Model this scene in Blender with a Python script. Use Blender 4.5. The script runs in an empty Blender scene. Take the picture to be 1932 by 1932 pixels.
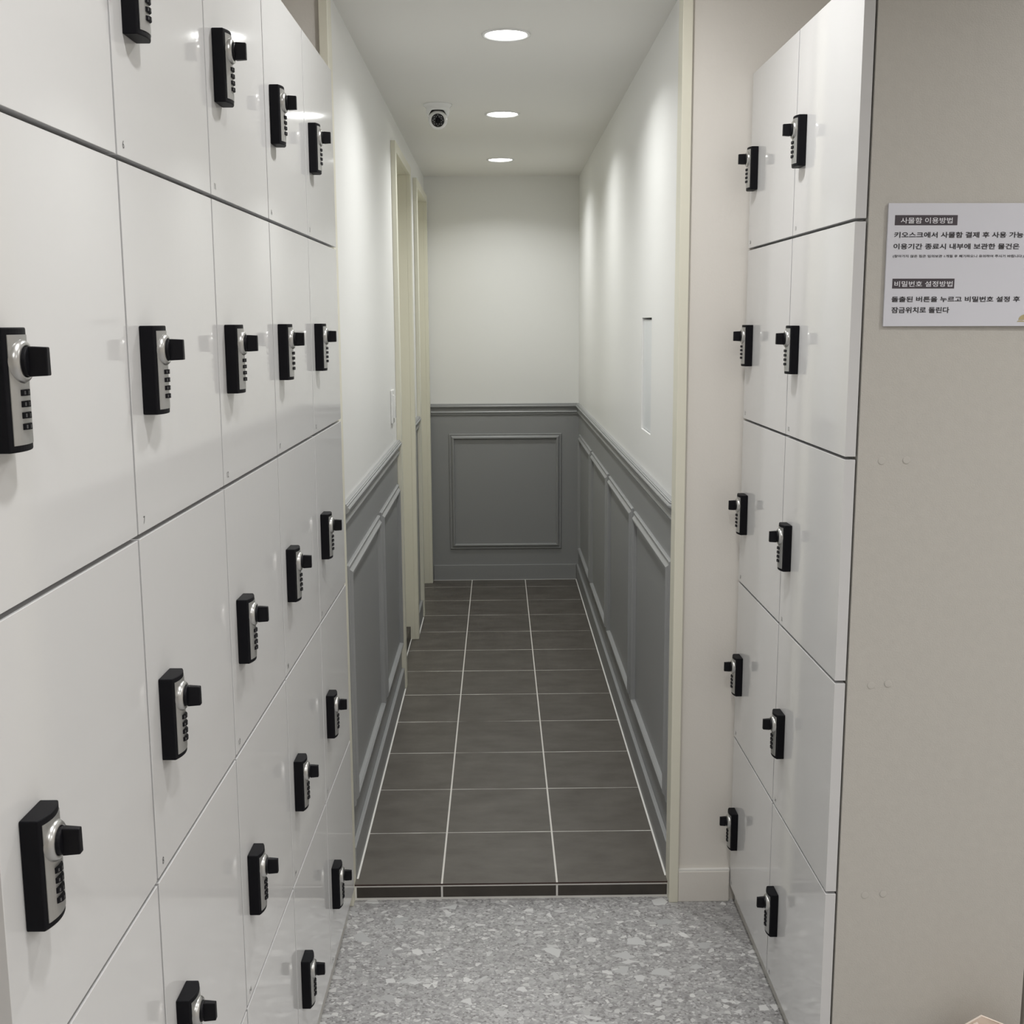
import bpy, bmesh, math
from mathutils import Matrix, Vector
PI = math.pi
scene = bpy.context.scene
COL = scene.collection

# ---------------------------------------------------------------- measured place
XL, XR = -0.3947, 0.4434          # corridor walls
ZF, ZC = 0.0436, 2.2619           # corridor floor, ceiling
Y0, YE = 2.7286, 6.2037           # step nosing, end wall
YF = 2.713                        # face of the wall the corridor opens through
J1, TILE, YJ = -0.1582, 0.30, 3.0231

# ---------------------------------------------------------------- materials
def new_mat(name, col, rough=.5, metal=0., spec=.5, bump=0., bscale=200., var=0., vscale=8., coat=0.):
    m = bpy.data.materials.new(name); m.use_nodes = True
    nt = m.node_tree; b = nt.nodes['Principled BSDF']
    b.inputs['Base Color'].default_value = (*col, 1)
    b.inputs['Roughness'].default_value = rough
    b.inputs['Metallic'].default_value = metal
    b.inputs['Specular IOR Level'].default_value = spec
    if coat:
        b.inputs['Coat Weight'].default_value = coat; b.inputs['Coat Roughness'].default_value = .03
    geo = nt.nodes.new('ShaderNodeNewGeometry')
    if var:
        n = nt.nodes.new('ShaderNodeTexNoise'); n.inputs['Scale'].default_value = vscale; n.inputs['Detail'].default_value = 5
        nt.links.new(geo.outputs['Position'], n.inputs['Vector'])
        r = nt.nodes.new('ShaderNodeValToRGB')
        r.color_ramp.elements[0].position = .3; r.color_ramp.elements[1].position = .7
        r.color_ramp.elements[0].color = (*[c * (1 - var) for c in col], 1)
        r.color_ramp.elements[1].color = (*[min(1, c * (1 + var)) for c in col], 1)
        nt.links.new(n.outputs['Fac'], r.inputs['Fac']); nt.links.new(r.outputs['Color'], b.inputs['Base Color'])
    if bump:
        n = nt.nodes.new('ShaderNodeTexNoise'); n.inputs['Scale'].default_value = bscale; n.inputs['Detail'].default_value = 3
        nt.links.new(geo.outputs['Position'], n.inputs['Vector'])
        bp = nt.nodes.new('ShaderNodeBump'); bp.inputs['Strength'].default_value = bump; bp.inputs['Distance'].default_value = .002
        nt.links.new(n.outputs['Fac'], bp.inputs['Height']); nt.links.new(bp.outputs['Normal'], b.inputs['Normal'])
    return m

def emit_mat(name, col, s):
    m = bpy.data.materials.new(name); m.use_nodes = True
    nt = m.node_tree; nt.nodes.clear()
    e = nt.nodes.new('ShaderNodeEmission'); e.inputs['Color'].default_value = (*col, 1); e.inputs['Strength'].default_value = s
    o = nt.nodes.new('ShaderNodeOutputMaterial'); nt.links.new(e.outputs[0], o.inputs['Surface'])
    return m

M = {}
M['door'] = new_mat('gloss white door', (.69, .69, .69), .07, spec=.5, bump=.02, bscale=60)
M['edge'] = new_mat('shade-greyed door edge band', (.58, .58, .585), .3)  # white door edges greyed in colour to carry the shade on the sides
M['carcass'] = new_mat('grey carcass board', (.42, .41, .39), .5)
M['panel'] = new_mat('beige side panel', (.475, .458, .425), .42, bump=.25, bscale=420, var=.02, vscale=60)
M['cap'] = new_mat('beige cover cap', (.478, .461, .428), .40)
M['plinth'] = new_mat('plinth', (.55, .54, .51), .45)
M['wallw'] = new_mat('white wall paint', (.80, .80, .785), .42, spec=.35, bump=.06, bscale=150)
M['wallb'] = new_mat('warm wall paint', (.74, .71, .665), .5, spec=.3, bump=.12, bscale=260)
M['ceil'] = new_mat('ceiling paint', (.80, .79, .76), .6, spec=.3, bump=.06, bscale=150)
M['grey'] = new_mat('grey panelling paint', (.29, .295, .297), .38, spec=.5)
M['khaki'] = new_mat('khaki trim', (.74, .72, .61), .4)
M['caulk'] = new_mat('white caulk', (.78, .77, .74), .5)
M['black'] = new_mat('black plastic', (.006, .006, .008), .5, spec=.12)
M['blackm'] = new_mat('black knob', (.007, .007, .009), .42, spec=.15)
M['silver'] = new_mat('silver face plate', (.46, .46, .45), .38, metal=.75)
M['chrome'] = new_mat('satin chrome collar', (.55, .55, .54), .30, metal=.9)
M['digit'] = new_mat('grey digit face', (.09, .09, .095), .4)
M['ink'] = new_mat('black ink', (.012, .010, .014), .6)
M['inkgrey'] = new_mat('grey ink', (.10, .10, .10), .6)
M['bar'] = new_mat('dark heading bar', (.055, .045, .055), .5)
M['sign'] = new_mat('white sign board', (.62, .625, .68), .35)
M['signtxt'] = new_mat('white heading ink', (.74, .74, .78), .5)
M['gold'] = new_mat('gold ink', (.42, .36, .20), .5)
M['plastic'] = new_mat('white plastic', (.78, .78, .77), .25)
M['access'] = new_mat('white access panel', (.72, .74, .75), .35)
M['carton'] = new_mat('cream carton', (.80, .70, .62), .6, bump=.1, bscale=300)
M['cavity'] = new_mat('dark cavity', (.05, .05, .05), .8)
M['cmouth'] = new_mat('camera face', (.004, .004, .005), .12)
M['led'] = new_mat('led glass', (.30, .30, .31), .15)
M['lamp'] = emit_mat('lamp diffuser', (.985, 1, .98), 12)
M['lamp_room'] = emit_mat('room lamp diffuser', (1, .985, .965), 12)

def math_node(nt, op, a, b=None, clamp=False):
    n = nt.nodes.new('ShaderNodeMath'); n.operation = op; n.use_clamp = clamp
    for i, v in enumerate((a, b)):
        if v is None: continue
        if isinstance(v, (int, float)): n.inputs[i].default_value = v
        else: nt.links.new(v, n.inputs[i])
    return n.outputs[0]

def tile_material():
    m = new_mat('dark grey floor tile', (.1, .095, .085), .42, spec=.45)
    nt = m.node_tree; b = nt.nodes['Principled BSDF']
    geo = nt.nodes.new('ShaderNodeNewGeometry'); sx = nt.nodes.new('ShaderNodeSeparateXYZ')
    nt.links.new(geo.outputs['Position'], sx.inputs[0])
    def joint(src, off, wid):
        t = math_node(nt, 'DIVIDE', math_node(nt, 'SUBTRACT', src, off), TILE)
        t = math_node(nt, 'FRACT', math_node(nt, 'ADD', t, 100.5))
        t = math_node(nt, 'MULTIPLY', math_node(nt, 'ABSOLUTE', math_node(nt, 'SUBTRACT', t, .5)), TILE)
        return math_node(nt, 'LESS_THAN', t, wid)
    n0 = nt.nodes.new('ShaderNodeTexNoise'); n0.inputs['Scale'].default_value = 5; n0.inputs['Detail'].default_value = 2
    nt.links.new(geo.outputs['Position'], n0.inputs['Vector'])
    jx = joint(sx.outputs['X'], J1, .0024)
    # grout rubbed thin in places along the cross joints
    wid = math_node(nt, 'MULTIPLY', math_node(nt, 'SUBTRACT', n0.outputs['Fac'], .22), .0048)
    jy = joint(sx.outputs['Y'], YJ, wid)
    j = math_node(nt, 'MAXIMUM', jx, jy)
    mp = nt.nodes.new('ShaderNodeMapping'); mp.inputs['Scale'].default_value = (3.2, 6, 1)
    nt.links.new(geo.outputs['Position'], mp.inputs['Vector'])
    n1 = nt.nodes.new('ShaderNodeTexNoise'); n1.inputs['Scale'].default_value = 2.2; n1.inputs['Detail'].default_value = 7; n1.inputs['Roughness'].default_value = .62
    nt.links.new(mp.outputs['Vector'], n1.inputs['Vector'])
    r = nt.nodes.new('ShaderNodeValToRGB')
    r.color_ramp.elements[0].position = .32; r.color_ramp.elements[0].color = (.082, .073, .062, 1)
    r.color_ramp.elements[1].position = .70; r.color_ramp.elements[1].color = (.124, .114, .100, 1)
    nt.links.new(n1.outputs['Fac'], r.inputs['Fac'])
    mx = nt.nodes.new('ShaderNodeMix'); mx.data_type = 'RGBA'
    nt.links.new(j, mx.inputs['Factor']); nt.links.new(r.outputs['Color'], mx.inputs['A'])
    mx.inputs['B'].default_value = (.70, .68, .64, 1)
    nt.links.new(mx.outputs['Result'], b.inputs['Base Color'])
    return m

def terrazzo_material():
    m = new_mat('grey terrazzo', (.3, .3, .3), .38, spec=.4)
    nt = m.node_tree; b = nt.nodes['Principled BSDF']; L = nt.links
    geo = nt.nodes.new('ShaderNodeNewGeometry')
    nz = nt.nodes.new('ShaderNodeTexNoise'); nz.inputs['Scale'].default_value = 90; nz.inputs['Detail'].default_value = 2
    L.new(geo.outputs['Position'], nz.inputs['Vector'])
    wob = nt.nodes.new('ShaderNodeVectorMath'); wob.operation = 'MULTIPLY_ADD'
    wob.inputs[1].default_value = (.006, .006, .0)
    L.new(nz.outputs['Color'], wob.inputs[0]); L.new(geo.outputs['Position'], wob.inputs[2])
    def chips(scale, keep, inset, off, stretch=(1, 1.25, 1)):
        mp = nt.nodes.new('ShaderNodeMapping'); mp.inputs['Location'].default_value = off; mp.inputs['Scale'].default_value = stretch
        L.new(wob.outputs[0], mp.inputs['Vector'])
        v = nt.nodes.new('ShaderNodeTexVoronoi'); v.voronoi_dimensions = '2D'; v.feature = 'F1'; v.inputs['Scale'].default_value = scale
        e = nt.nodes.new('ShaderNodeTexVoronoi'); e.voronoi_dimensions = '2D'; e.feature = 'DISTANCE_TO_EDGE'; e.inputs['Scale'].default_value = scale
        L.new(mp.outputs[0], v.inputs['Vector']); L.new(mp.outputs[0], e.inputs['Vector'])
        s = nt.nodes.new('ShaderNodeSeparateColor'); L.new(v.outputs['Color'], s.inputs[0])
        k = math_node(nt, 'GREATER_THAN', s.outputs[0], keep)
        # each chip shrinks by its own amount
        ins = math_node(nt, 'MULTIPLY', s.outputs[1], inset)
        q = math_node(nt, 'GREATER_THAN', e.outputs['Distance'], math_node(nt, 'ADD', ins, .05))
        return math_node(nt, 'MULTIPLY', k, q), s.outputs[2]
    base = nt.nodes.new('ShaderNodeTexNoise'); base.inputs['Scale'].default_value = 48; base.inputs['Detail'].default_value = 6; base.inputs['Roughness'].default_value = .7
    L.new(geo.outputs['Position'], base.inputs['Vector'])
    r = nt.nodes.new('ShaderNodeValToRGB')
    r.color_ramp.elements[0].position = .33; r.color_ramp.elements[0].color = (.205, .20, .202, 1)
    r.color_ramp.elements[1].position = .66; r.color_ramp.elements[1].color = (.455, .45, .455, 1)
    L.new(base.outputs['Fac'], r.inputs['Fac'])
    cur = r.outputs['Color']
    for scale, keep, inset, off, lo, hi in [
        (170, .45, .10, (3.1, 1.7, 0), (.17, .165, .165), (.50, .50, .50)),
        (100, .72, .22, (6.1, 8.7, 0), (.30, .30, .30), (.58, .58, .575)),
        (62, .84, .22, (7.7, 4.2, 0), (.34, .34, .34), (.64, .64, .63)),
        (40, .90, .22, (1.3, 9.2, 0), (.36, .36, .365), (.66, .66, .655)),
        (24, .955, .18, (5.5, 2.9, 0), (.38, .385, .39), (.60, .605, .60))]:
        mask, rnd = chips(scale, keep, inset, off)
        c = nt.nodes.new('ShaderNodeMix'); c.data_type = 'RGBA'
        c.inputs['A'].default_value = (*lo, 1); c.inputs['B'].default_value = (*hi, 1); L.new(rnd, c.inputs['Factor'])
        mx = nt.nodes.new('ShaderNodeMix'); mx.data_type = 'RGBA'
        L.new(mask, mx.inputs['Factor']); L.new(cur, mx.inputs['A']); L.new(c.outputs['Result'], mx.inputs['B'])
        cur = mx.outputs['Result']
    L.new(cur, b.inputs['Base Color'])
    return m

M['tile'] = tile_material()
M['terrazzo'] = terrazzo_material()

# ---------------------------------------------------------------- mesh helpers
class MB:
    def __init__(self): self.v = []; self.f = []; self.m = []; self.s = []
    def quad(self, *p, mi=0, sm=False):
        n = len(self.v); self.v += [tuple(q) for q in p]
        self.f.append(tuple(range(n, n + len(p)))); self.m.append(mi); self.s.append(sm); return self
    def box(self, a, b, mi=0):
        x0, x1 = sorted((a[0], b[0])); y0, y1 = sorted((a[1], b[1])); z0, z1 = sorted((a[2], b[2]))
        n = len(self.v)
        self.v += [(x0, y0, z0), (x1, y0, z0), (x1, y1, z0), (x0, y1, z0), (x0, y0, z1), (x1, y0, z1), (x1, y1, z1), (x0, y1, z1)]
        for f in ((0, 3, 2, 1), (4, 5, 6, 7), (0, 1, 5, 4), (1, 2, 6, 5), (2, 3, 7, 6), (3, 0, 4, 7)):
            self.f.append(tuple(n + i for i in f)); self.m.append(mi); self.s.append(False)
        return self
    def prism(self, poly, fn, t0, t1, mi=0, sm=False):
        """poly of (a,b); fn(a,b,t)->xyz; closed solid between t0 and t1"""
        n = len(self.v); k = len(poly)
        self.v += [fn(a, b, t0) for a, b in poly] + [fn(a, b, t1) for a, b in poly]
        for i in range(k):
            j = (i + 1) % k
            self.f.append((n + i, n + j, n + k + j, n + k + i)); self.m.append(mi); self.s.append(sm)
        self.f.append(tuple(range(n + k - 1, n - 1, -1))); self.f.append(tuple(range(n + k, n + 2 * k)))
        self.m += [mi, mi]; self.s += [False, False]
        return self
    def lathe(self, prof, fn, seg=32, mi=0, sm=True):
        """prof of (radius, height); fn(x,y,h)->xyz"""
        rings = []
        for r, h in prof:
            n = len(self.v)
            if r < 1e-7: self.v.append(fn(0, 0, h)); rings.append([n])
            else:
                self.v += [fn(r * math.cos(2 * PI * i / seg), r * math.sin(2 * PI * i / seg), h) for i in range(seg)]
                rings.append(list(range(n, n + seg)))
        for A, B in zip(rings, rings[1:]):
            for i in range(seg):
                j = (i + 1) % seg
                if len(A) == 1 and len(B) == 1: continue
                if len(A) == 1: f = (A[0], B[i], B[j])
                elif len(B) == 1: f = (A[i], A[j], B[0])
                else: f = (A[i], A[j], B[j], B[i])
                self.f.append(f); self.m.append(mi); self.s.append(sm)
        return self
    def sweep(self, path, prof, closed=False, mi=0):
        """path of (origin, outward vector, up vector) stations; prof of (out, up)"""
        k = len(prof); n = len(self.v)
        for o, a, b in path:
            self.v += [tuple(Vector(o) + Vector(a) * p + Vector(b) * q) for p, q in prof]
        S = len(path)
        for s in range(S if closed else S - 1):
            t = (s + 1) % S
            for i in range(k - 1):
                self.f.append((n + s * k + i, n + s * k + i + 1, n + t * k + i + 1, n + t * k + i)); self.m.append(mi); self.s.append(False)
        if not closed:
            self.f.append(tuple(n + i for i in range(k))); self.m.append(mi); self.s.append(False)
            self.f.append(tuple(n + (S - 1) * k + i for i in range(k - 1, -1, -1))); self.m.append(mi); self.s.append(False)
        return self
    def mesh(self, name, mats, bevel=0., seg=2, fix=True):
        me = bpy.data.meshes.new(name); me.from_pydata(self.v, [], self.f)
        for m in (mats if isinstance(mats, (list, tuple)) else [mats]): me.materials.append(m)
        for p, mi, s in zip(me.polygons, self.m, self.s): p.material_index = mi; p.use_smooth = s
        bm = bmesh.new(); bm.from_mesh(me)
        if fix: bmesh.ops.recalc_face_normals(bm, faces=bm.faces)
        if bevel:
            es = [e for e in bm.edges if len(e.link_faces) == 2 and e.calc_face_angle(0) > .7]
            bmesh.ops.bevel(bm, geom=es, offset=bevel, segments=seg, profile=.5, affect='EDGES', clamp_overlap=True)
        bm.to_mesh(me); bm.free(); me.update()
        return me

def link(name, data, parent=None, loc=None):
    o = bpy.data.objects.new(name, data); COL.objects.link(o)
    if parent is not None: o.parent = parent
    if loc is not None: o.location = loc
    return o
def put(name, mb, mats, parent=None, bevel=0., seg=2, loc=None, fix=True):
    return link(name, mb.mesh(name, mats, bevel, seg, fix), parent, loc)
def tag(o, label, cat, group=None, kind=None):
    o['label'] = label; o['category'] = cat
    if group: o['group'] = group
    if kind: o['kind'] = kind
    return o
def struct(o, label, cat): return tag(o, label, cat, kind='structure')
def empty(name, loc=(0, 0, 0)):
    o = bpy.data.objects.new(name, None); COL.objects.link(o); o.location = loc; o.empty_display_size = .1
    return o

def text_mesh(name, body, box, mat, fn, bold=0.):
    """flat printed lettering fitted into box (a0,a1,b0,b1); fn(a,b)->xyz"""
    cu = bpy.data.curves.new(name, 'FONT'); cu.body = body; cu.resolution_u = 3; cu.offset = bold
    ob = bpy.data.objects.new(name, cu); COL.objects.link(ob)
    dg = bpy.context.evaluated_depsgraph_get(); dg.update()
    me0 = ob.evaluated_get(dg).to_mesh()
    vs = [tuple(v.co) for v in me0.vertices]; fs = [tuple(p.vertices) for p in me0.polygons]
    ob.evaluated_get(dg).to_mesh_clear()
    bpy.data.objects.remove(ob); bpy.data.curves.remove(cu)
    x0 = min(v[0] for v in vs); x1 = max(v[0] for v in vs); y0 = min(v[1] for v in vs); y1 = max(v[1] for v in vs)
    a0, a1, b0, b1 = box
    if a1 is None: a1 = a0 + (x1 - x0) / (y1 - y0) * (b1 - b0)
    me = bpy.data.meshes.new(name)
    me.from_pydata([fn(a0 + (v[0] - x0) / (x1 - x0) * (a1 - a0), b0 + (v[1] - y0) / (y1 - y0) * (b1 - b0)) for v in vs], [], fs)
    me.materials.append(mat)
    return me

# ---------------------------------------------------------------- the shell
def wall(name, us, vs, hole, fn, back, mats, matfn, label):
    """gridded wall face, solid `back` deep away from the room; hole(i,j) leaves an opening"""
    mb = MB(); nu, nv = len(us), len(vs)
    for i in range(nu - 1):
        for j in range(nv - 1):
            if hole(i, j): continue
            mi = matfn(vs[j], vs[j + 1])
            p = [(us[i], vs[j]), (us[i + 1], vs[j]), (us[i + 1], vs[j + 1]), (us[i], vs[j + 1])]
            mb.quad(*[fn(a, b, 0) for a, b in p], mi=mi)
            mb.quad(*[fn(a, b, back) for a, b in reversed(p)], mi=mi)
            for (di, dj, e0, e1) in ((-1, 0, 3, 0), (1, 0, 1, 2), (0, -1, 0, 1), (0, 1, 2, 3)):
                ii, jj = i + di, j + dj
                if 0 <= ii < nu - 1 and 0 <= jj < nv - 1 and not hole(ii, jj): continue
                mb.quad(fn(*p[e0], 0), fn(*p[e0], back), fn(*p[e1], back), fn(*p[e1], 0), mi=mi)
    me = mb.mesh(name, mats)
    bm = bmesh.new(); bm.from_mesh(me); bmesh.ops.remove_doubles(bm, verts=bm.verts, dist=1e-5)
    bmesh.ops.recalc_face_normals(bm, faces=bm.faces); bm.to_mesh(me); bm.free()
    return struct(link(name, me), label, 'wall')

ZS = 0.99                                             # grey below, white above
two = [M['grey'], M['wallw']]; lowhigh = lambda a, b: 0 if b <= ZS + 1e-6 else 1
D1 = (4.335, 5.02); D2 = (5.435, 6.135); DH = 2.138   # door openings in the left wall
SL = (3.262, 3.478, 1.158, 1.4985)                    # flush access panel recess
YW = 2.762
wall('wall_right', [YW, SL[0], SL[1], YE], [0, ZS, SL[2], SL[3], ZC], lambda i, j: i == 1 and j == 2,
     lambda a, b, d: (XR + d, a, b), .09, two, lowhigh, 'corridor right wall, white above grey panelling')
wall('wall_left', [YW, D1[0], D1[1], D2[0], D2[1], YE], [0, ZS, DH, ZC], lambda i, j: i in (1, 3) and j < 2,
     lambda a, b, d: (XL - d, a, b), .17, two, lowhigh, 'corridor left wall with two doorways, white above grey panelling')
wall('wall_end', [XL - .17, XR + .09], [0, ZS, ZC], lambda i, j: False,
     lambda a, b, d: (a, YE + d, b), .09, two, lowhigh, 'white end wall of the corridor above grey panelling')
one = lambda a, b: 0
RX0, RX1, RX2, RY0 = -.80, .985, 3.6, -2.6
ZR_ = 2.40                                            # locker-room ceiling
def plainwall(name, u0, u1, fn, back, label, v0=0):
    wall(name, [u0, u1], [v0, ZR_], lambda i, j: False, fn, back, [M['wallb']], one, label)
plainwall('wall_front', .4535, RX1, lambda a, b, d: (a, YF + d, b), .047, 'beige wall right of the corridor opening')
plainwall('wall_front_left', RX0, -.4055, lambda a, b, d: (a, YF + d, b), .047, 'beige wall seen above the left lockers')
plainwall('wall_lintel', -.4054, .4534, lambda a, b, d: (a, YF + d, b), .047, 'beige wall above the corridor opening', ZC)
plainwall('wall_room_left', RY0, YF, lambda a, b, d: (RX0 - d, a, b), .1, 'beige wall behind the left lockers')
plainwall('wall_room_right', 2.0305, YF, lambda a, b, d: (RX1 + d, a, b), .1, 'beige wall at the back of the right lockers')
plainwall('wall_hall_front', RX1 - .0001, RX2, lambda a, b, d: (a, 1.930 + d, b), .1, 'beige wall of the open hall right of the lockers')
plainwall('wall_hall_right', RY0, 1.930, lambda a, b, d: (RX2 + d, a, b), .1, 'beige wall on the far right of the open hall')
plainwall('wall_back', RX0, RX2, lambda a, b, d: (a, RY0 - d, b), .1, 'beige wall behind the viewer')
struct(put('ceiling', MB().box((XL - .17, YF + .0475, ZC), (XR + .09, YE + .1, ZC + .1)), M['ceil']), 'flat off-white corridor ceiling with round downlights', 'ceiling')
struct(put('ceiling_room', MB().box((RX0 - .1, RY0 - .1, ZR_), (RX2 + .1, YF + .2, ZR_ + .0112)), M['ceil']), 'off-white ceiling over the lockers', 'ceiling')
struct(put('floor', MB().box((RX0 - .1, RY0 - .1, -.06), (RX2 + .1, Y0 + .004, 0)), M['terrazzo']), 'grey terrazzo floor with pale stone chips', 'floor')
struct(put('floor_corridor', MB().box((XL - .5, Y0 + .02, -.06), (XR + .09, YE + .09, ZF - .001)).box((XL, Y0 + .0006, ZF - .0038), (XR, YE, ZF)), M['tile']),
       'dark grey tiled corridor floor with white joints', 'floor')

# step between the two floors: grout bed with three dark tile strips
st = empty('step_riser', (0, Y0 + .012, 0))
struct(st, 'low dark tiled step up into the corridor', 'step')
put('grout_bed', MB().box((XL, -.0104, 0), (XR, .008, ZF - .0040)), M['caulk'], st)
M['tile2'] = new_mat('dark riser tile', (.05, .043, .036), .45, var=.15, vscale=20)
edges = [XL + .012, J1, J1 + TILE, XR - .012]
for a, b in zip(edges, edges[1:]):
    put('riser_tile', MB().box((a + .0025, -.0116, .0064), (b - .0025, -.0105, .0352)), M['tile2'], st, bevel=.0008)

put('nosing_strip', MB().box((XL + .006, -.0122, ZF - .0038), (XR - .006, -.0114, ZF - .0002)), new_mat('maroon nosing edge', (.040, .018, .014), .5), st)

# white caulk lines where tiles meet the walls
def caulk(n, a, b, label): struct(put('trim_%d' % n, MB().box(a, b), M['caulk']), label, 'caulk line')
caulk(1, (XR - .0165, Y0 + .03, ZF), (XR - .0115, YE - .012, ZF + .0012), 'white caulk line along the foot of the right corridor wall')
caulk(2, (XL + .0115, Y0 + .03, ZF), (XL + .0165, 4.30, ZF + .0012), 'white caulk line along the foot of the left corridor wall')
caulk(3, (XL + .0165, YE - .0155, ZF), (XR - .0165, YE - .0118, ZF + .0012), 'white caulk line along the foot of the end wall')
caulk(4, (XL + .0115, 5.06, ZF), (XL + .0165, 5.39, ZF + .0012), 'white caulk line between the two doorways')

# khaki posts that line the corridor opening
def post(n, x0, x1, label):
    mb = MB().box((x0, 2.699, 0), (x1, 2.7615, ZC))
    struct(put('trim_%d' % n, mb, M['khaki'], bevel=.0012), label, 'door trim')
post(5, .4302, .4534, 'khaki post at the right edge of the corridor opening')
post(6, -.4054, -.3850, 'khaki post at the left edge of the corridor opening')

# skirtings
def skirt(name, a, b, mat, label):
    struct(put(name, MB().box(a, b), mat, bevel=.002), label, 'baseboard')
skirt('baseboard_right', (XR - .012, YW, ZF), (XR, YE, .130), M['grey'], 'grey skirting along the right corridor wall')
skirt('baseboard_left', (XL, YW, ZF), (XL + .012, 4.299, .130), M['grey'], 'grey skirting along the left corridor wall')
skirt('baseboard_left_far', (XL, 5.061, ZF), (XL + .012, 5.399, .130), M['grey'], 'short grey skirting between the two doorways')
skirt('baseboard_end', (XL + .02, YE - .012, ZF), (XR - .0125, YE, .130), M['grey'], 'grey skirting along the end wall')
skirt('baseboard_front', (.4537, YF - .012, 0), (.5860, YF, .0835), M['wallb'], 'beige skirting beside the corridor opening')

caulk(17, (.4537, YF - .0105, .0836), (.5860, YF - .0002, .0880), 'white caulk line on top of the beige skirting')
# chair rail
RAIL = [(a * .82, b) for a, b in [(0, 0), (.006, 0), (.006, .004), (.009, .005), (.009, .008), (.0065, .009), (.0065, .0105), (.012, .012), (.0135, .015), (.0125, .018),
        (.009, .022), (.008, .028), (.009, .034), (.013, .039), (.019, .042), (.0235, .047), (.0238, .051), (.021, .0545), (.0185, .055),
        (.0185, .0595), (.0150, .0605), (.0145, .063), (.012, .064), (0, .064)]]
ZR = .977
up = (0, 0, 1)
struct(put('trim_7', MB().sweep([((XR, YW, ZR), (-.64, 0, 0), up), ((XR, YW + .022, ZR), (-1, 0, 0), up), ((XR, YE, ZR), (-1, -1, 0), up), ((XL + .0185, YE, ZR), (0, -1, 0), up)], RAIL), M['grey']),
       'grey chair rail on the right and end corridor walls', 'chair rail')
struct(put('trim_8', MB().sweep([((XL, YW, ZR), (1, 0, 0), up), ((XL, 4.2995, ZR), (1, 0, 0), up)], RAIL), M['grey']),
       'grey chair rail on the left corridor wall', 'chair rail')
struct(put('trim_9', MB().sweep([((XL, 5.0605, ZR), (1, 0, 0), up), ((XL, 5.3995, ZR), (1, 0, 0), up)], RAIL), M['grey']),
       'short grey chair rail between the two doorways', 'chair rail')

# picture-frame mouldings of the wainscot
FRAME = [(0, 0), (0, .005), (.0025, .008), (.008, .008), (.0100, .0055), (.0125, .0075), (.0150, .0095), (.0200, .0145), (.0255, .0145), (.0290, .0100), (.0300, 0)]
def frame(n, fn, u0, u1, v0, v1, label):
    mb = MB(); k = len(FRAME); base = 0
    cs = [(u0, v0, 1, 1), (u1, v0, -1, 1), (u1, v1, -1, -1), (u0, v1, 1, -1)]
    for (u, v, su, sv) in cs:
        mb.v += [fn(u + su * w, v + sv * w, d) for w, d in FRAME]
    for s in range(4):
        t = (s + 1) % 4
        for i in range(k - 1):
            mb.f.append((s * k + i, s * k + i + 1, t * k + i + 1, t * k + i)); mb.m.append(0); mb.s.append(False)
        mb.f.append((s * k + k - 1, s * k, t * k, t * k + k - 1)); mb.m.append(0); mb.s.append(False)
    struct(put('trim_%d' % n, mb, M['grey']), label, 'wall moulding')
fr = lambda u, v, d: (XR - d, u, v)
fl = lambda u, v, d: (XL + d, u, v)
fe = lambda u, v, d: (u, YE - d, v)
for n, (a, b), w in ((10, (2.815, 3.588), 'nearest the opening'), (11, (3.640, 4.424), 'second from the opening'),
                     (12, (4.480, 5.258), 'third from the opening'), (13, (5.310, 6.090), 'beside the end wall')):
    frame(n, fr, a, b, .220, .877, 'grey panel moulding on the right wall, ' + w)
frame(14, fl, 2.815, 3.577, .220, .872, 'grey panel moulding on the left wall, nearest the opening')
frame(15, fl, 3.628, 4.275, .220, .872, 'grey panel moulding on the left wall beside the doorway')
frame(16, fe, -.279, .347, .221, .8735, 'square grey panel moulding on the end wall')

# doorways in the left wall
def doorway(n, yn, yf, near_w, far_w, sill_x, label):
    d = put('door_%d' % n, MB().box((XL - .150, yn + .002, ZF + .062), (XL - .112, yf - .002, 2.118)), M['khaki'], bevel=.001)
    struct(d, label, 'door')
    P = .018
    c = MB().box((XL + .0002, yn - near_w, ZF + .0002), (XL + P, yn, 2.157))
    c.box((XL + .0002, yf, ZF + .0002), (XL + P, yf + far_w, 2.157)).box((XL + .0002, yn, 2.120), (XL + P, yf, 2.157))
    put('door_casing', c, M['khaki'], d, bevel=.001)
    j = MB().box((XL - .168, yn - .0145, ZF), (XL + .0001, yn, 2.120)).box((XL - .168, yf, ZF), (XL + .0001, yf + .0145, 2.120))
    j.box((XL - .168, yn - .0145, 2.120), (XL + .0001, yf + .0145, 2.1375))
    put('door_jamb', j, M['khaki'], d)
    s = MB().box((XL - .168, yn, ZF), (sill_x, yf, ZF + .060))
    put('door_sill', s, M['tile2'], d, bevel=.001)
    q = MB().box((sill_x, yn, ZF), (sill_x + .004, yf, ZF + .0012))
    put('sill_caulk', q, M['caulk'], d)
doorway(1, 4.350, 5.005, .045, .055, -.4137, 'khaki-framed recessed doorway, nearer of two on the left')
doorway(2, 5.450, 6.120, .050, .055, -.4400, 'khaki-framed recessed doorway next to the end wall')

# ---------------------------------------------------------------- things on the walls and ceiling
ap = empty('access_panel', (XR + .0055, SL[0], SL[2]))
tag(ap, 'tall flush white access panel set in the right corridor wall', 'access panel')
put('cover', MB().box((0, .003, .003), (.006, SL[1] - SL[0] - .002, SL[3] - SL[2] - .006)), M['access'], ap)
put('recess_tray', MB().box((.0605, .0005, .0005), (.068, SL[1] - SL[0] - .0005, SL[3] - SL[2] - .0005)), M['cavity'], ap)

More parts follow.
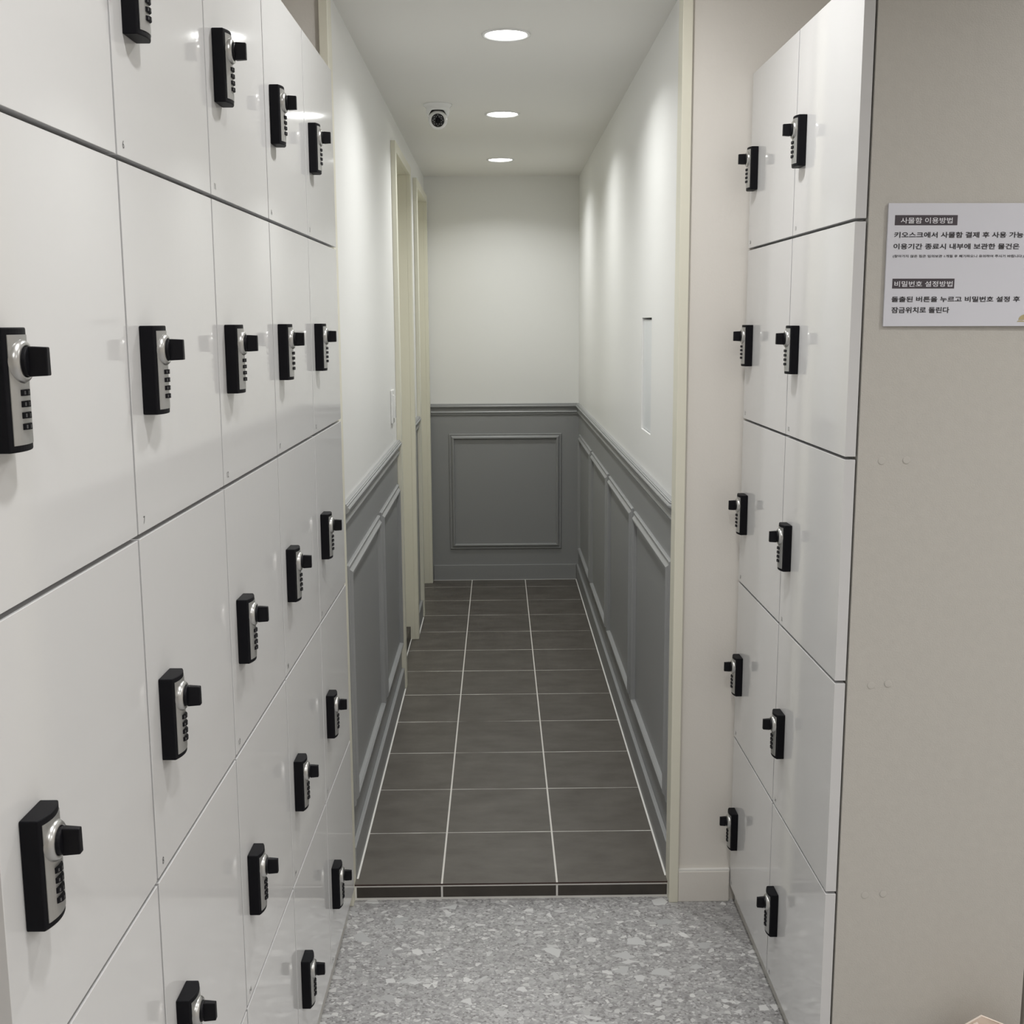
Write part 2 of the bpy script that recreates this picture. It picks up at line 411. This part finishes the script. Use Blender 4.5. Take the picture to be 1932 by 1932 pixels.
sw = empty('light_switch', (XL, 4.125, 1.183))
tag(sw, 'white rocker light switch beside the nearer doorway', 'switch')
put('plate', MB().box((.0002, -.036, -.062), (.008, .036, .062)), M['plastic'], sw, bevel=.0035, seg=3)
put('rocker', MB().prism([(-.018, -.042), (.018, -.042), (.018, .042), (-.018, .042)], lambda a, b, t: (.0075 + t + (.004 if (t > 0 and b < 0) else 0), a, b), 0, .0035), M['plastic'], sw, bevel=.0006)

LAMPS = {}
def downlight(x, y, z, kind, label, watts, spread, r=.056, ro=.067):
    e = empty('downlight', (x, y, z)); tag(e, label, 'downlight', 'ceiling downlights')
    f = lambda a, b, h: (a, b, h)
    put('trim_ring', MB().lathe([(ro, -.0003), (ro - .001, -.0035), (ro - .005, -.0045), (r + .002, -.003), (r, -.0012), (r, -.0003)], f, 48), M['plastic'], e)
    put('diffuser', MB().lathe([(0, -.0016), (r - .0003, -.0016)], f, 40, sm=False), M['lamp' if kind == 'c' else 'lamp_room'], e, fix=False)
    key = (kind, watts)
    if key not in LAMPS:
        l = bpy.data.lights.new('lamp', 'AREA'); l.shape = 'DISK'; l.size = 2 * r - .004; l.energy = watts; l.spread = math.radians(spread)
        l.color = (.99, 1, .985) if kind == 'c' else (1, .99, .975); LAMPS[key] = l
    link('lamp', LAMPS[key], e, (0, 0, -.0030))
CW, CS, LWT, HWT, RS_ = 4.1, 142, 5.3, 7.8, 148
for x, y, w in ((.0281, 3.1989, 'nearest the corridor opening'), (.0225, 4.3796, 'in the middle of the row, beside the camera'), (.0169, 5.5796, 'nearest the end wall')):
    downlight(x, y, ZC, 'c', 'round lit corridor downlight ' + w, CW, CS)
for x, y, q, w in ((.14, 2.05, 7.2, 'between the two locker banks'), (.10, .85, LWT, 'above the viewer'), (.10, -.40, LWT, 'just behind the viewer')):
    downlight(x, y, ZR_, 'r', 'round lit locker-room downlight ' + w, q, 168 if y > 2 else RS_)
for x, y, w in ((1.5, 1.2, 'front of the near row over the open hall'), (1.5, -.3, 'middle of the near row over the open hall'), (1.5, -1.6, 'back of the near row over the open hall'),
                (2.7, 1.0, 'front of the far row over the open hall'), (2.7, -.3, 'middle of the far row over the open hall'), (2.7, -1.6, 'back of the far row over the open hall')):
    downlight(x, y, ZR_, 'r', 'round lit downlight, ' + w, HWT, RS_)

# eyeball security camera
cam_e = empty('security_camera', (-.211, 4.192, ZC)); tag(cam_e, 'white eyeball security camera with black lens face on corridor ceiling', 'security camera')
hood = lambda a, b, h: (a, b, h * (1 - .50 * min(1, max(0, (-b - .004) / .022))))   # front of the shell cut back above the ball
put('base', MB().lathe([(0, 0), (.052, 0), (.052, -.004), (.047, -.008), (.0425, -.014), (.0415, -.028), (.0395, -.038), (.036, -.044), (.033, -.046)], hood, 48), M['plastic'], cam_e)
ctr = Vector((0, -.006, -.0535)); ax = (Vector((0, 0, 1.4903)) - Vector((-.211, 4.188, 2.2084))); ax.z -= .35; ax.normalize()
sx_ = ax.cross(Vector((0, 0, 1))).normalized(); sy_ = sx_.cross(ax).normalized()
aim = lambda a, b, h: tuple(ctr + sx_ * a + sy_ * b + ax * h)
RS = .0345
eb = MB().lathe([(RS * math.sin(t), RS * math.cos(t)) for t in [PI - i * (PI - .80) / 18 for i in range(19)]] + [(.0235, .0238), (.0232, .0215)], aim, 40)
eye = put('eyeball', eb, M['plastic'], cam_e)
put('camera_face', MB().lathe([(.0234, .0218), (.0085, .0228), (.0085, .0205), (0, .0205)], aim, 36), M['cmouth'], eye)
put('lens', MB().lathe([(.0078, .0206), (.0065, .0225), (.004, .0236), (0, .0240)], aim, 24), M['blackm'], eye)
lr = MB()
for i in range(16):
    t = 2 * PI * i / 16; rr = .0135 if i % 2 else .0180
    lr.lathe([(.0021, .0219), (.0018, .0234), (0, .0238)], (lambda cx, cy: (lambda a, b, h: aim(a + cx, b + cy, h)))(rr * math.cos(t), rr * math.sin(t)), 8)
put('led_ring', lr, M['led'], eye)

# ---------------------------------------------------------------- lockers
LW, LH = .0427, .0960                    # lock body
def arc(u):                              # front of the lock, bulging
    t = (u - LW / 2) / (LW / 2)
    return .0155 + .0052 * (1 - t * t)
def body_profile():
    n = 12
    return [(0, .0002)] + [(LW * i / n, arc(LW * i / n)) for i in range(n + 1)] + [(LW, .0002)]
ME = {}
def lf(u, w, d): return (u, -d, w)       # lock space: right, up, outwards
ME['lock'] = MB().prism(body_profile(), lambda a, b, t: lf(a, t, b), 0, LH).mesh('lock_body', M['black'], bevel=.0011, seg=2)
n = 10; us = [.0042 + (LW - .0084) * i / n for i in range(n + 1)]
pp = [(u, arc(u) - .001) for u in us] + [(u, arc(u) + .0006) for u in reversed(us)]
ME['plate'] = MB().prism(pp, lambda a, b, t: lf(a, t, b), .0055, LH - .0055).mesh('face_plate', M['silver'])
KU, KW = LW / 2, LH - .0262
kf = lambda a, b, h: lf(KU + a, KW + b, h)
ME['collar'] = MB().lathe([(.0175, .0165), (.0174, .0200), (.0168, .0220), (.0155, .0238), (.0140, .0247), (.0126, .0248), (.0120, .0240), (.0120, .0190)], kf, 36).mesh('collar', M['chrome'])
kb = MB().lathe([(.0116, .0195), (.0116, .0268), (.0110, .0278), (0, .0279)], kf, 32)
kb.prism([(-.0050, -.0117), (.0050, -.0117), (.0042, .0117), (-.0042, .0117)], lambda a, b, t: lf(KU + a * (1 - .25 * (t > .03)), KW + b * (1 - .06 * (t > .03)), t), .0270, .0415)
ME['knob'] = kb.mesh('knob', M['blackm'], bevel=.0009, seg=2)
def dial_mesh():
    mb = MB(); R = .0088; cd = .0157; h = .0048
    poly = [(R * math.sin(2 * PI * (i + .5) / 12), R * math.cos(2 * PI * (i + .5) / 12)) for i in range(12)]
    mb.prism(poly, lambda a, b, t: lf(KU + a, t, cd + b), 0, h)
    for k in (-1, 0, 1):                # pale figure face on each facet in view
        t = 2 * PI * k / 12; R2 = R * math.cos(PI / 12) + .00015
        c = Vector((math.sin(t), math.cos(t))) * R2; e = Vector((math.cos(t), -math.sin(t))) * .0007
        mb.quad(lf(KU + c.x - e.x, .0010, cd + c.y - e.y), lf(KU + c.x + e.x, .0010, cd + c.y + e.y),
                lf(KU + c.x + e.x, .0038, cd + c.y + e.y), lf(KU + c.x - e.x, .0038, cd + c.y - e.y), mi=1)
    return mb.mesh('dial', [M['black'], M['digit']])
ME['dial'] = dial_mesh()
DIALW = [LH - .0525 - .0088 * i for i in range(4)]

GV, GH, TD = .0027, .0027, .019
def bank_meshes(w, h, depth, il, ir):
    db = MB().box((GV, 0, GH), (w - GV, TD, h - GH)); db.m = [1, 1, 0, 1, 1, 1]      # gloss front, edge bands with their shade in the colour
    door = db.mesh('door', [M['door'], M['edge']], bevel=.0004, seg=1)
    c = MB(); y0 = TD + .0018; t = .015
    a, b = .0006 + il, w - .0006 - ir              # the end panel stands beside the carcass
    c.box((a, y0, .0004), (a + t, depth, h - .0004)).box((b - t, y0, .0004), (b, depth, h - .0004))
    c.box((a + t, y0, .0004), (b - t, depth, t)).box((a + t, y0, h - t), (b - t, depth, h - .0004)).box((a + t, depth - .006, t), (b - t, depth, h - t))
    return door, c.mesh('carcass', M['carcass'])

def bank_frame(p, s, z):
    a = p['a']; sgn = p['sgn']
    o = Vector((p['x'] + p['lean'] * (z - 1) + math.sin(a) * (s - 2), 2 + math.cos(a) * (s - 2), z))
    X = Vector((math.sin(a), math.cos(a), 0)) * sgn
    Z = Vector((p['lean'], 0, 1)).normalized(); Y = Z.cross(X).normalized(); X = Y.cross(Z)
    m = Matrix((X, Y, Z)).transposed().to_4x4(); m.translation = o
    return m
LEFT = dict(x=-.3789, a=.0106, lean=.0011, sgn=1, w=.3633, h=.3947, z0=.0794, s0=.820, n=5, lx=.0375, lz=.1285)
RIGHT = dict(x=.5961, a=-.0058, lean=.0046, sgn=-1, w=.3974, h=.4026, z0=.0445, s0=1.914, n=2, lx=.0365, lz=.1300)
ROWS = ['top row', 'second row from top', 'middle row', 'second row from bottom', 'bottom row']
PROTO = {}
def make_locker(p, k, r, number, label, group, key):
    """k column from the viewer, r row from the top"""
    s = p['s0'] + k * p['w'] if p['sgn'] > 0 else p['s0'] + (k + 1) * p['w']
    z = p['z0'] + (4 - r) * p['h']
    if key not in PROTO: PROTO[key] = bank_meshes(p['w'], p['h'], .40 if key[0] == 'L' else .375, .0202 if key == 'L0' else 0, .0202 if key == 'R0' else 0)
    dm, cm = PROTO[key]
    e = empty('locker'); e.matrix_world = bank_frame(p, s, z)
    tag(e, label, 'locker', group)
    link('carcass', cm, e)
    d = link('door', dm, e)
    zz = .0115
    tm = text_mesh('number_label', str(number), (GV + .0160, None, zz, zz + .0082), M['inkgrey'], lambda a, b: (a, -.00025, b))
    link('number_label', tm, d)
    lb = link('lock_body', ME['lock'], e, (p['lx'], 0, p['lz']))
    link('face_plate', ME['plate'], lb); link('collar', ME['collar'], lb); link('knob', ME['knob'], lb)
    for w in DIALW: link('dial', ME['dial'], lb, (0, 0, w))
    return e
cols = ['column nearest the viewer', 'second column', 'middle column', 'fourth column', 'column beside the corridor']
for k in range(5):
    for r in range(5):
        make_locker(LEFT, k, r, k * 5 + r + 1, 'glossy white locker, %s, %s of left bank' % (ROWS[r], cols[k]), 'lockers of the left bank', 'L%d' % min(k, 1))
rcols = ['near column', 'far column']
for k in range(2):
    for r in range(5):
        make_locker(RIGHT, k, r, (31 if k == 0 else 26) + r, 'glossy white locker, %s, %s of right bank' % (ROWS[r], rcols[k]), 'lockers of the right bank', 'R%d' % min(k, 1))

def bank_box(p, s0, s1, y0, y1, z0, z1, name, mat, label, cat, bevel=.0008):
    """board in bank coordinates: s along the bank, y into the cabinet"""
    e = bank_frame(p, s0, z0); o = put(name, MB().box((0, y0, 0), (p['sgn'] * (s1 - s0), y1, z1 - z0)), mat, bevel=bevel)
    o.matrix_world = e; tag(o, label, cat); return o
bank_box(LEFT, .8405, 2.636, .018, .40, 0, LEFT['z0'] - .0004, 'plinth', M['plinth'], 'low plinth board under the left locker bank', 'plinth')
bank_box(RIGHT, 1.934, 2.7005, .0128, .375, 0, RIGHT['z0'] - .0004, 'plinth', M['plinth'], 'low plinth board under the right locker bank', 'plinth')
lp = bank_box(LEFT, .8215, .8400, .0222, .41, 0, 2.053, 'cabinet_side_panel', M['panel'], 'beige side panel at the near end of the left locker bank', 'side panel')
rp = bank_box(RIGHT, 1.9150, 1.9335, .0224, .378, 0, 2.0575, 'cabinet_side_panel', M['panel'], 'tall beige side panel with cover caps beside the right lockers', 'side panel')
# cover caps pressed on the visible panel face
YP = 1.895
inv = rp.matrix_world.inverted()
for x, z in [(.662, 1.2475), (.705, 1.2485), (.6605, .8435), (.691, .8465), (.666, .4425), (.700, .4445), (.6595, .060)]:
    f = (lambda px, pz: (lambda a, b, h: tuple(inv @ Vector((px + a, h, pz + b)))))(x, z)
    yb = (rp.matrix_world @ Vector((0, 0, 0))).y
    c = put('cover_cap', MB().lathe([(.0066, yb - .0001), (.0063, yb - .0003), (.0055, yb - .0004), (0, yb - .0004)], f, 20), M['cap'], rp)
    c.matrix_parent_inverse = Matrix.Identity(4)

# ---------------------------------------------------------------- the notice on the side panel
YS = 1.9104
sg = empty('notice_sign', (.6525, YS, 1.4779)); tag(sg, 'white notice board with Korean text mounted on the beige side panel', 'sign')
sg.rotation_euler = (0, .0045, 0)
sp = lambda x, z, y: (x - .6525, y, z - 1.4779)
put('board', MB().box((0, 0, 0), (.297, .0040, .2032)), M['sign'], sg, bevel=.0004)
def bar(name, b):
    o = put(name, MB().box(sp(b[0], b[2], -.0003), sp(b[1], b[3], .0001)), M['bar'], sg); return o
h1 = bar('heading_bar', (.6639, .7690, 1.6451, 1.6616)); h2 = bar('heading_bar', (.6646, .7696, 1.5409, 1.5573))
def line(name, body, b, mat, parent, y=-.0005, bold=.019):
    link(name, text_mesh(name, body, b, mat, lambda a, c: sp(a, c, y), bold), parent)
line('heading_text', '사물함 이용방법', (.6735, .7605, 1.6480, 1.6577), M['signtxt'], h1, -.0006, .008)
line('heading_text', '비밀번호 설정방법', (.6681, .7664, 1.5437, 1.5532), M['signtxt'], h2, -.0006, .008)
line('body_text', '키오스크에서 사물함 결제 후 사용 가능', (.6638, .8815, 1.6245, 1.6342), M['ink'], sg)
line('body_text', '이용기간 종료시 내부에 보관한 물건은', (.6635, .8760, 1.6057, 1.6151), M['ink'], sg)
line('small_text', '(찾아가지 않은 짐은 임의보관 1개월 후 폐기하오니 유의하여 주시기 바랍니다.)', (.6634, .8846, 1.5914, 1.5967), M['ink'], sg, -.0005, .012)
line('body_text', '돌출된 버튼을 누르고 비밀번호 설정 후', (.6645, .8826, 1.5184, 1.5277), M['ink'], sg)
line('body_text', '잠금위치로 돌린다', (.6652, .7635, 1.5000, 1.5101), M['ink'], sg)
lg = MB()
cx, cz = .8935, 1.4882
lg.prism([(cx + .0112 * math.cos(t), cz + .0092 * math.sin(t)) for t in [PI * i / 16 for i in range(17)]], lambda a, b, t: sp(a, b, t), -.0004, -.0001)
lg.prism([(cx - .0138, cz - .0030), (cx - .012, cz - .0014), (cx - .006, cz - .0008), (cx, cz - .0018), (cx + .006, cz - .0008), (cx + .012, cz - .0014), (cx + .0138, cz - .0030)],
         lambda a, b, t: sp(a, b, t), -.0004, -.0001)
put('logo', lg, M['gold'], sg)

# ---------------------------------------------------------------- open carton at the foot of the panel
ct = empty('cardboard_carton', (.885, 1.780, 0)); tag(ct, 'cream cardboard carton with raised flap at foot of side panel', 'carton')
b = MB(); X0, X1, Y1_, Y2_, H = -.085, .085, -.085, .085, .19; t = .004
b.box((X0, Y1_, 0), (X1, Y2_, t)).box((X0, Y1_, t), (X0 + t, Y2_, H)).box((X1 - t, Y1_, t), (X1, Y2_, H)).box((X0 + t, Y1_, t), (X1 - t, Y1_ + t, H)).box((X0 + t, Y2_ - t, t), (X1 - t, Y2_, H))
put('box', b, M['carton'], ct)
def flap(pts):
    p = [Vector(q) - Vector((.885, 1.775, 0)) for q in pts]; nrm = (p[1] - p[0]).cross(p[2] - p[0]).normalized() * .0035
    mb = MB(); k = len(p); mb.v = [tuple(q) for q in p] + [tuple(q + nrm) for q in p]
    mb.f = [tuple(range(k)), tuple(range(2 * k - 1, k - 1, -1))] + [(i, (i + 1) % k, k + (i + 1) % k, k + i) for i in range(k)]
    mb.m = [0] * len(mb.f); mb.s = [False] * len(mb.f)
    put('flap', mb, M['carton'], ct)
flap([(.969, 1.858, .1905), (.806, 1.858, .1905), (.8685, 1.850, .2372), (.925, 1.851, .2120)])
flap([(.8015, 1.80, .1905), (.8015, 1.853, .1905), (.8590, 1.8465, .2285), (.8480, 1.805, .2200)])
flap([(.802, 1.691, .1905), (.968, 1.691, .1905), (.962, 1.650, .1700), (.808, 1.650, .1700)])

# ---------------------------------------------------------------- camera
f_px, py = 2111.53, 929.8
yaw, pitch, roll = .0113, .1521, .0063
cy, sy = math.cos(yaw), math.sin(yaw)
F = Vector((sy * math.cos(pitch), cy * math.cos(pitch), -math.sin(pitch)))
R0 = Vector((cy, -sy, 0)); Dn = F.cross(R0)
Rr = R0 * math.cos(roll) + Dn * math.sin(roll); Dd = -R0 * math.sin(roll) + Dn * math.cos(roll)
cd = bpy.data.cameras.new('camera'); cam = bpy.data.objects.new('camera', cd); COL.objects.link(cam)
mw = Matrix((Rr, -Dd, -F)).transposed().to_4x4(); mw.translation = (0, 0, 1.4903); cam.matrix_world = mw
cd.sensor_fit = 'HORIZONTAL'; cd.sensor_width = 36; cd.lens = f_px / 1932 * 36
cd.shift_y = (py - 966) / 1932; cd.clip_start = .02; cd.clip_end = 50
scene.camera = cam

# ---------------------------------------------------------------- world and look
w = bpy.data.worlds.new('world'); scene.world = w; w.use_nodes = True
w.node_tree.nodes['Background'].inputs['Color'].default_value = (.02, .02, .02, 1)
vs = scene.view_settings
vs.view_transform = 'Standard'; vs.look = 'None'; vs.gamma = 1; vs.use_curve_mapping = False; vs.exposure = 0.15
cy_ = scene.cycles
cy_.use_denoising = True
cy_.max_bounces = 14; cy_.diffuse_bounces = 8; cy_.glossy_bounces = 6
cy_.sample_clamp_indirect = 8
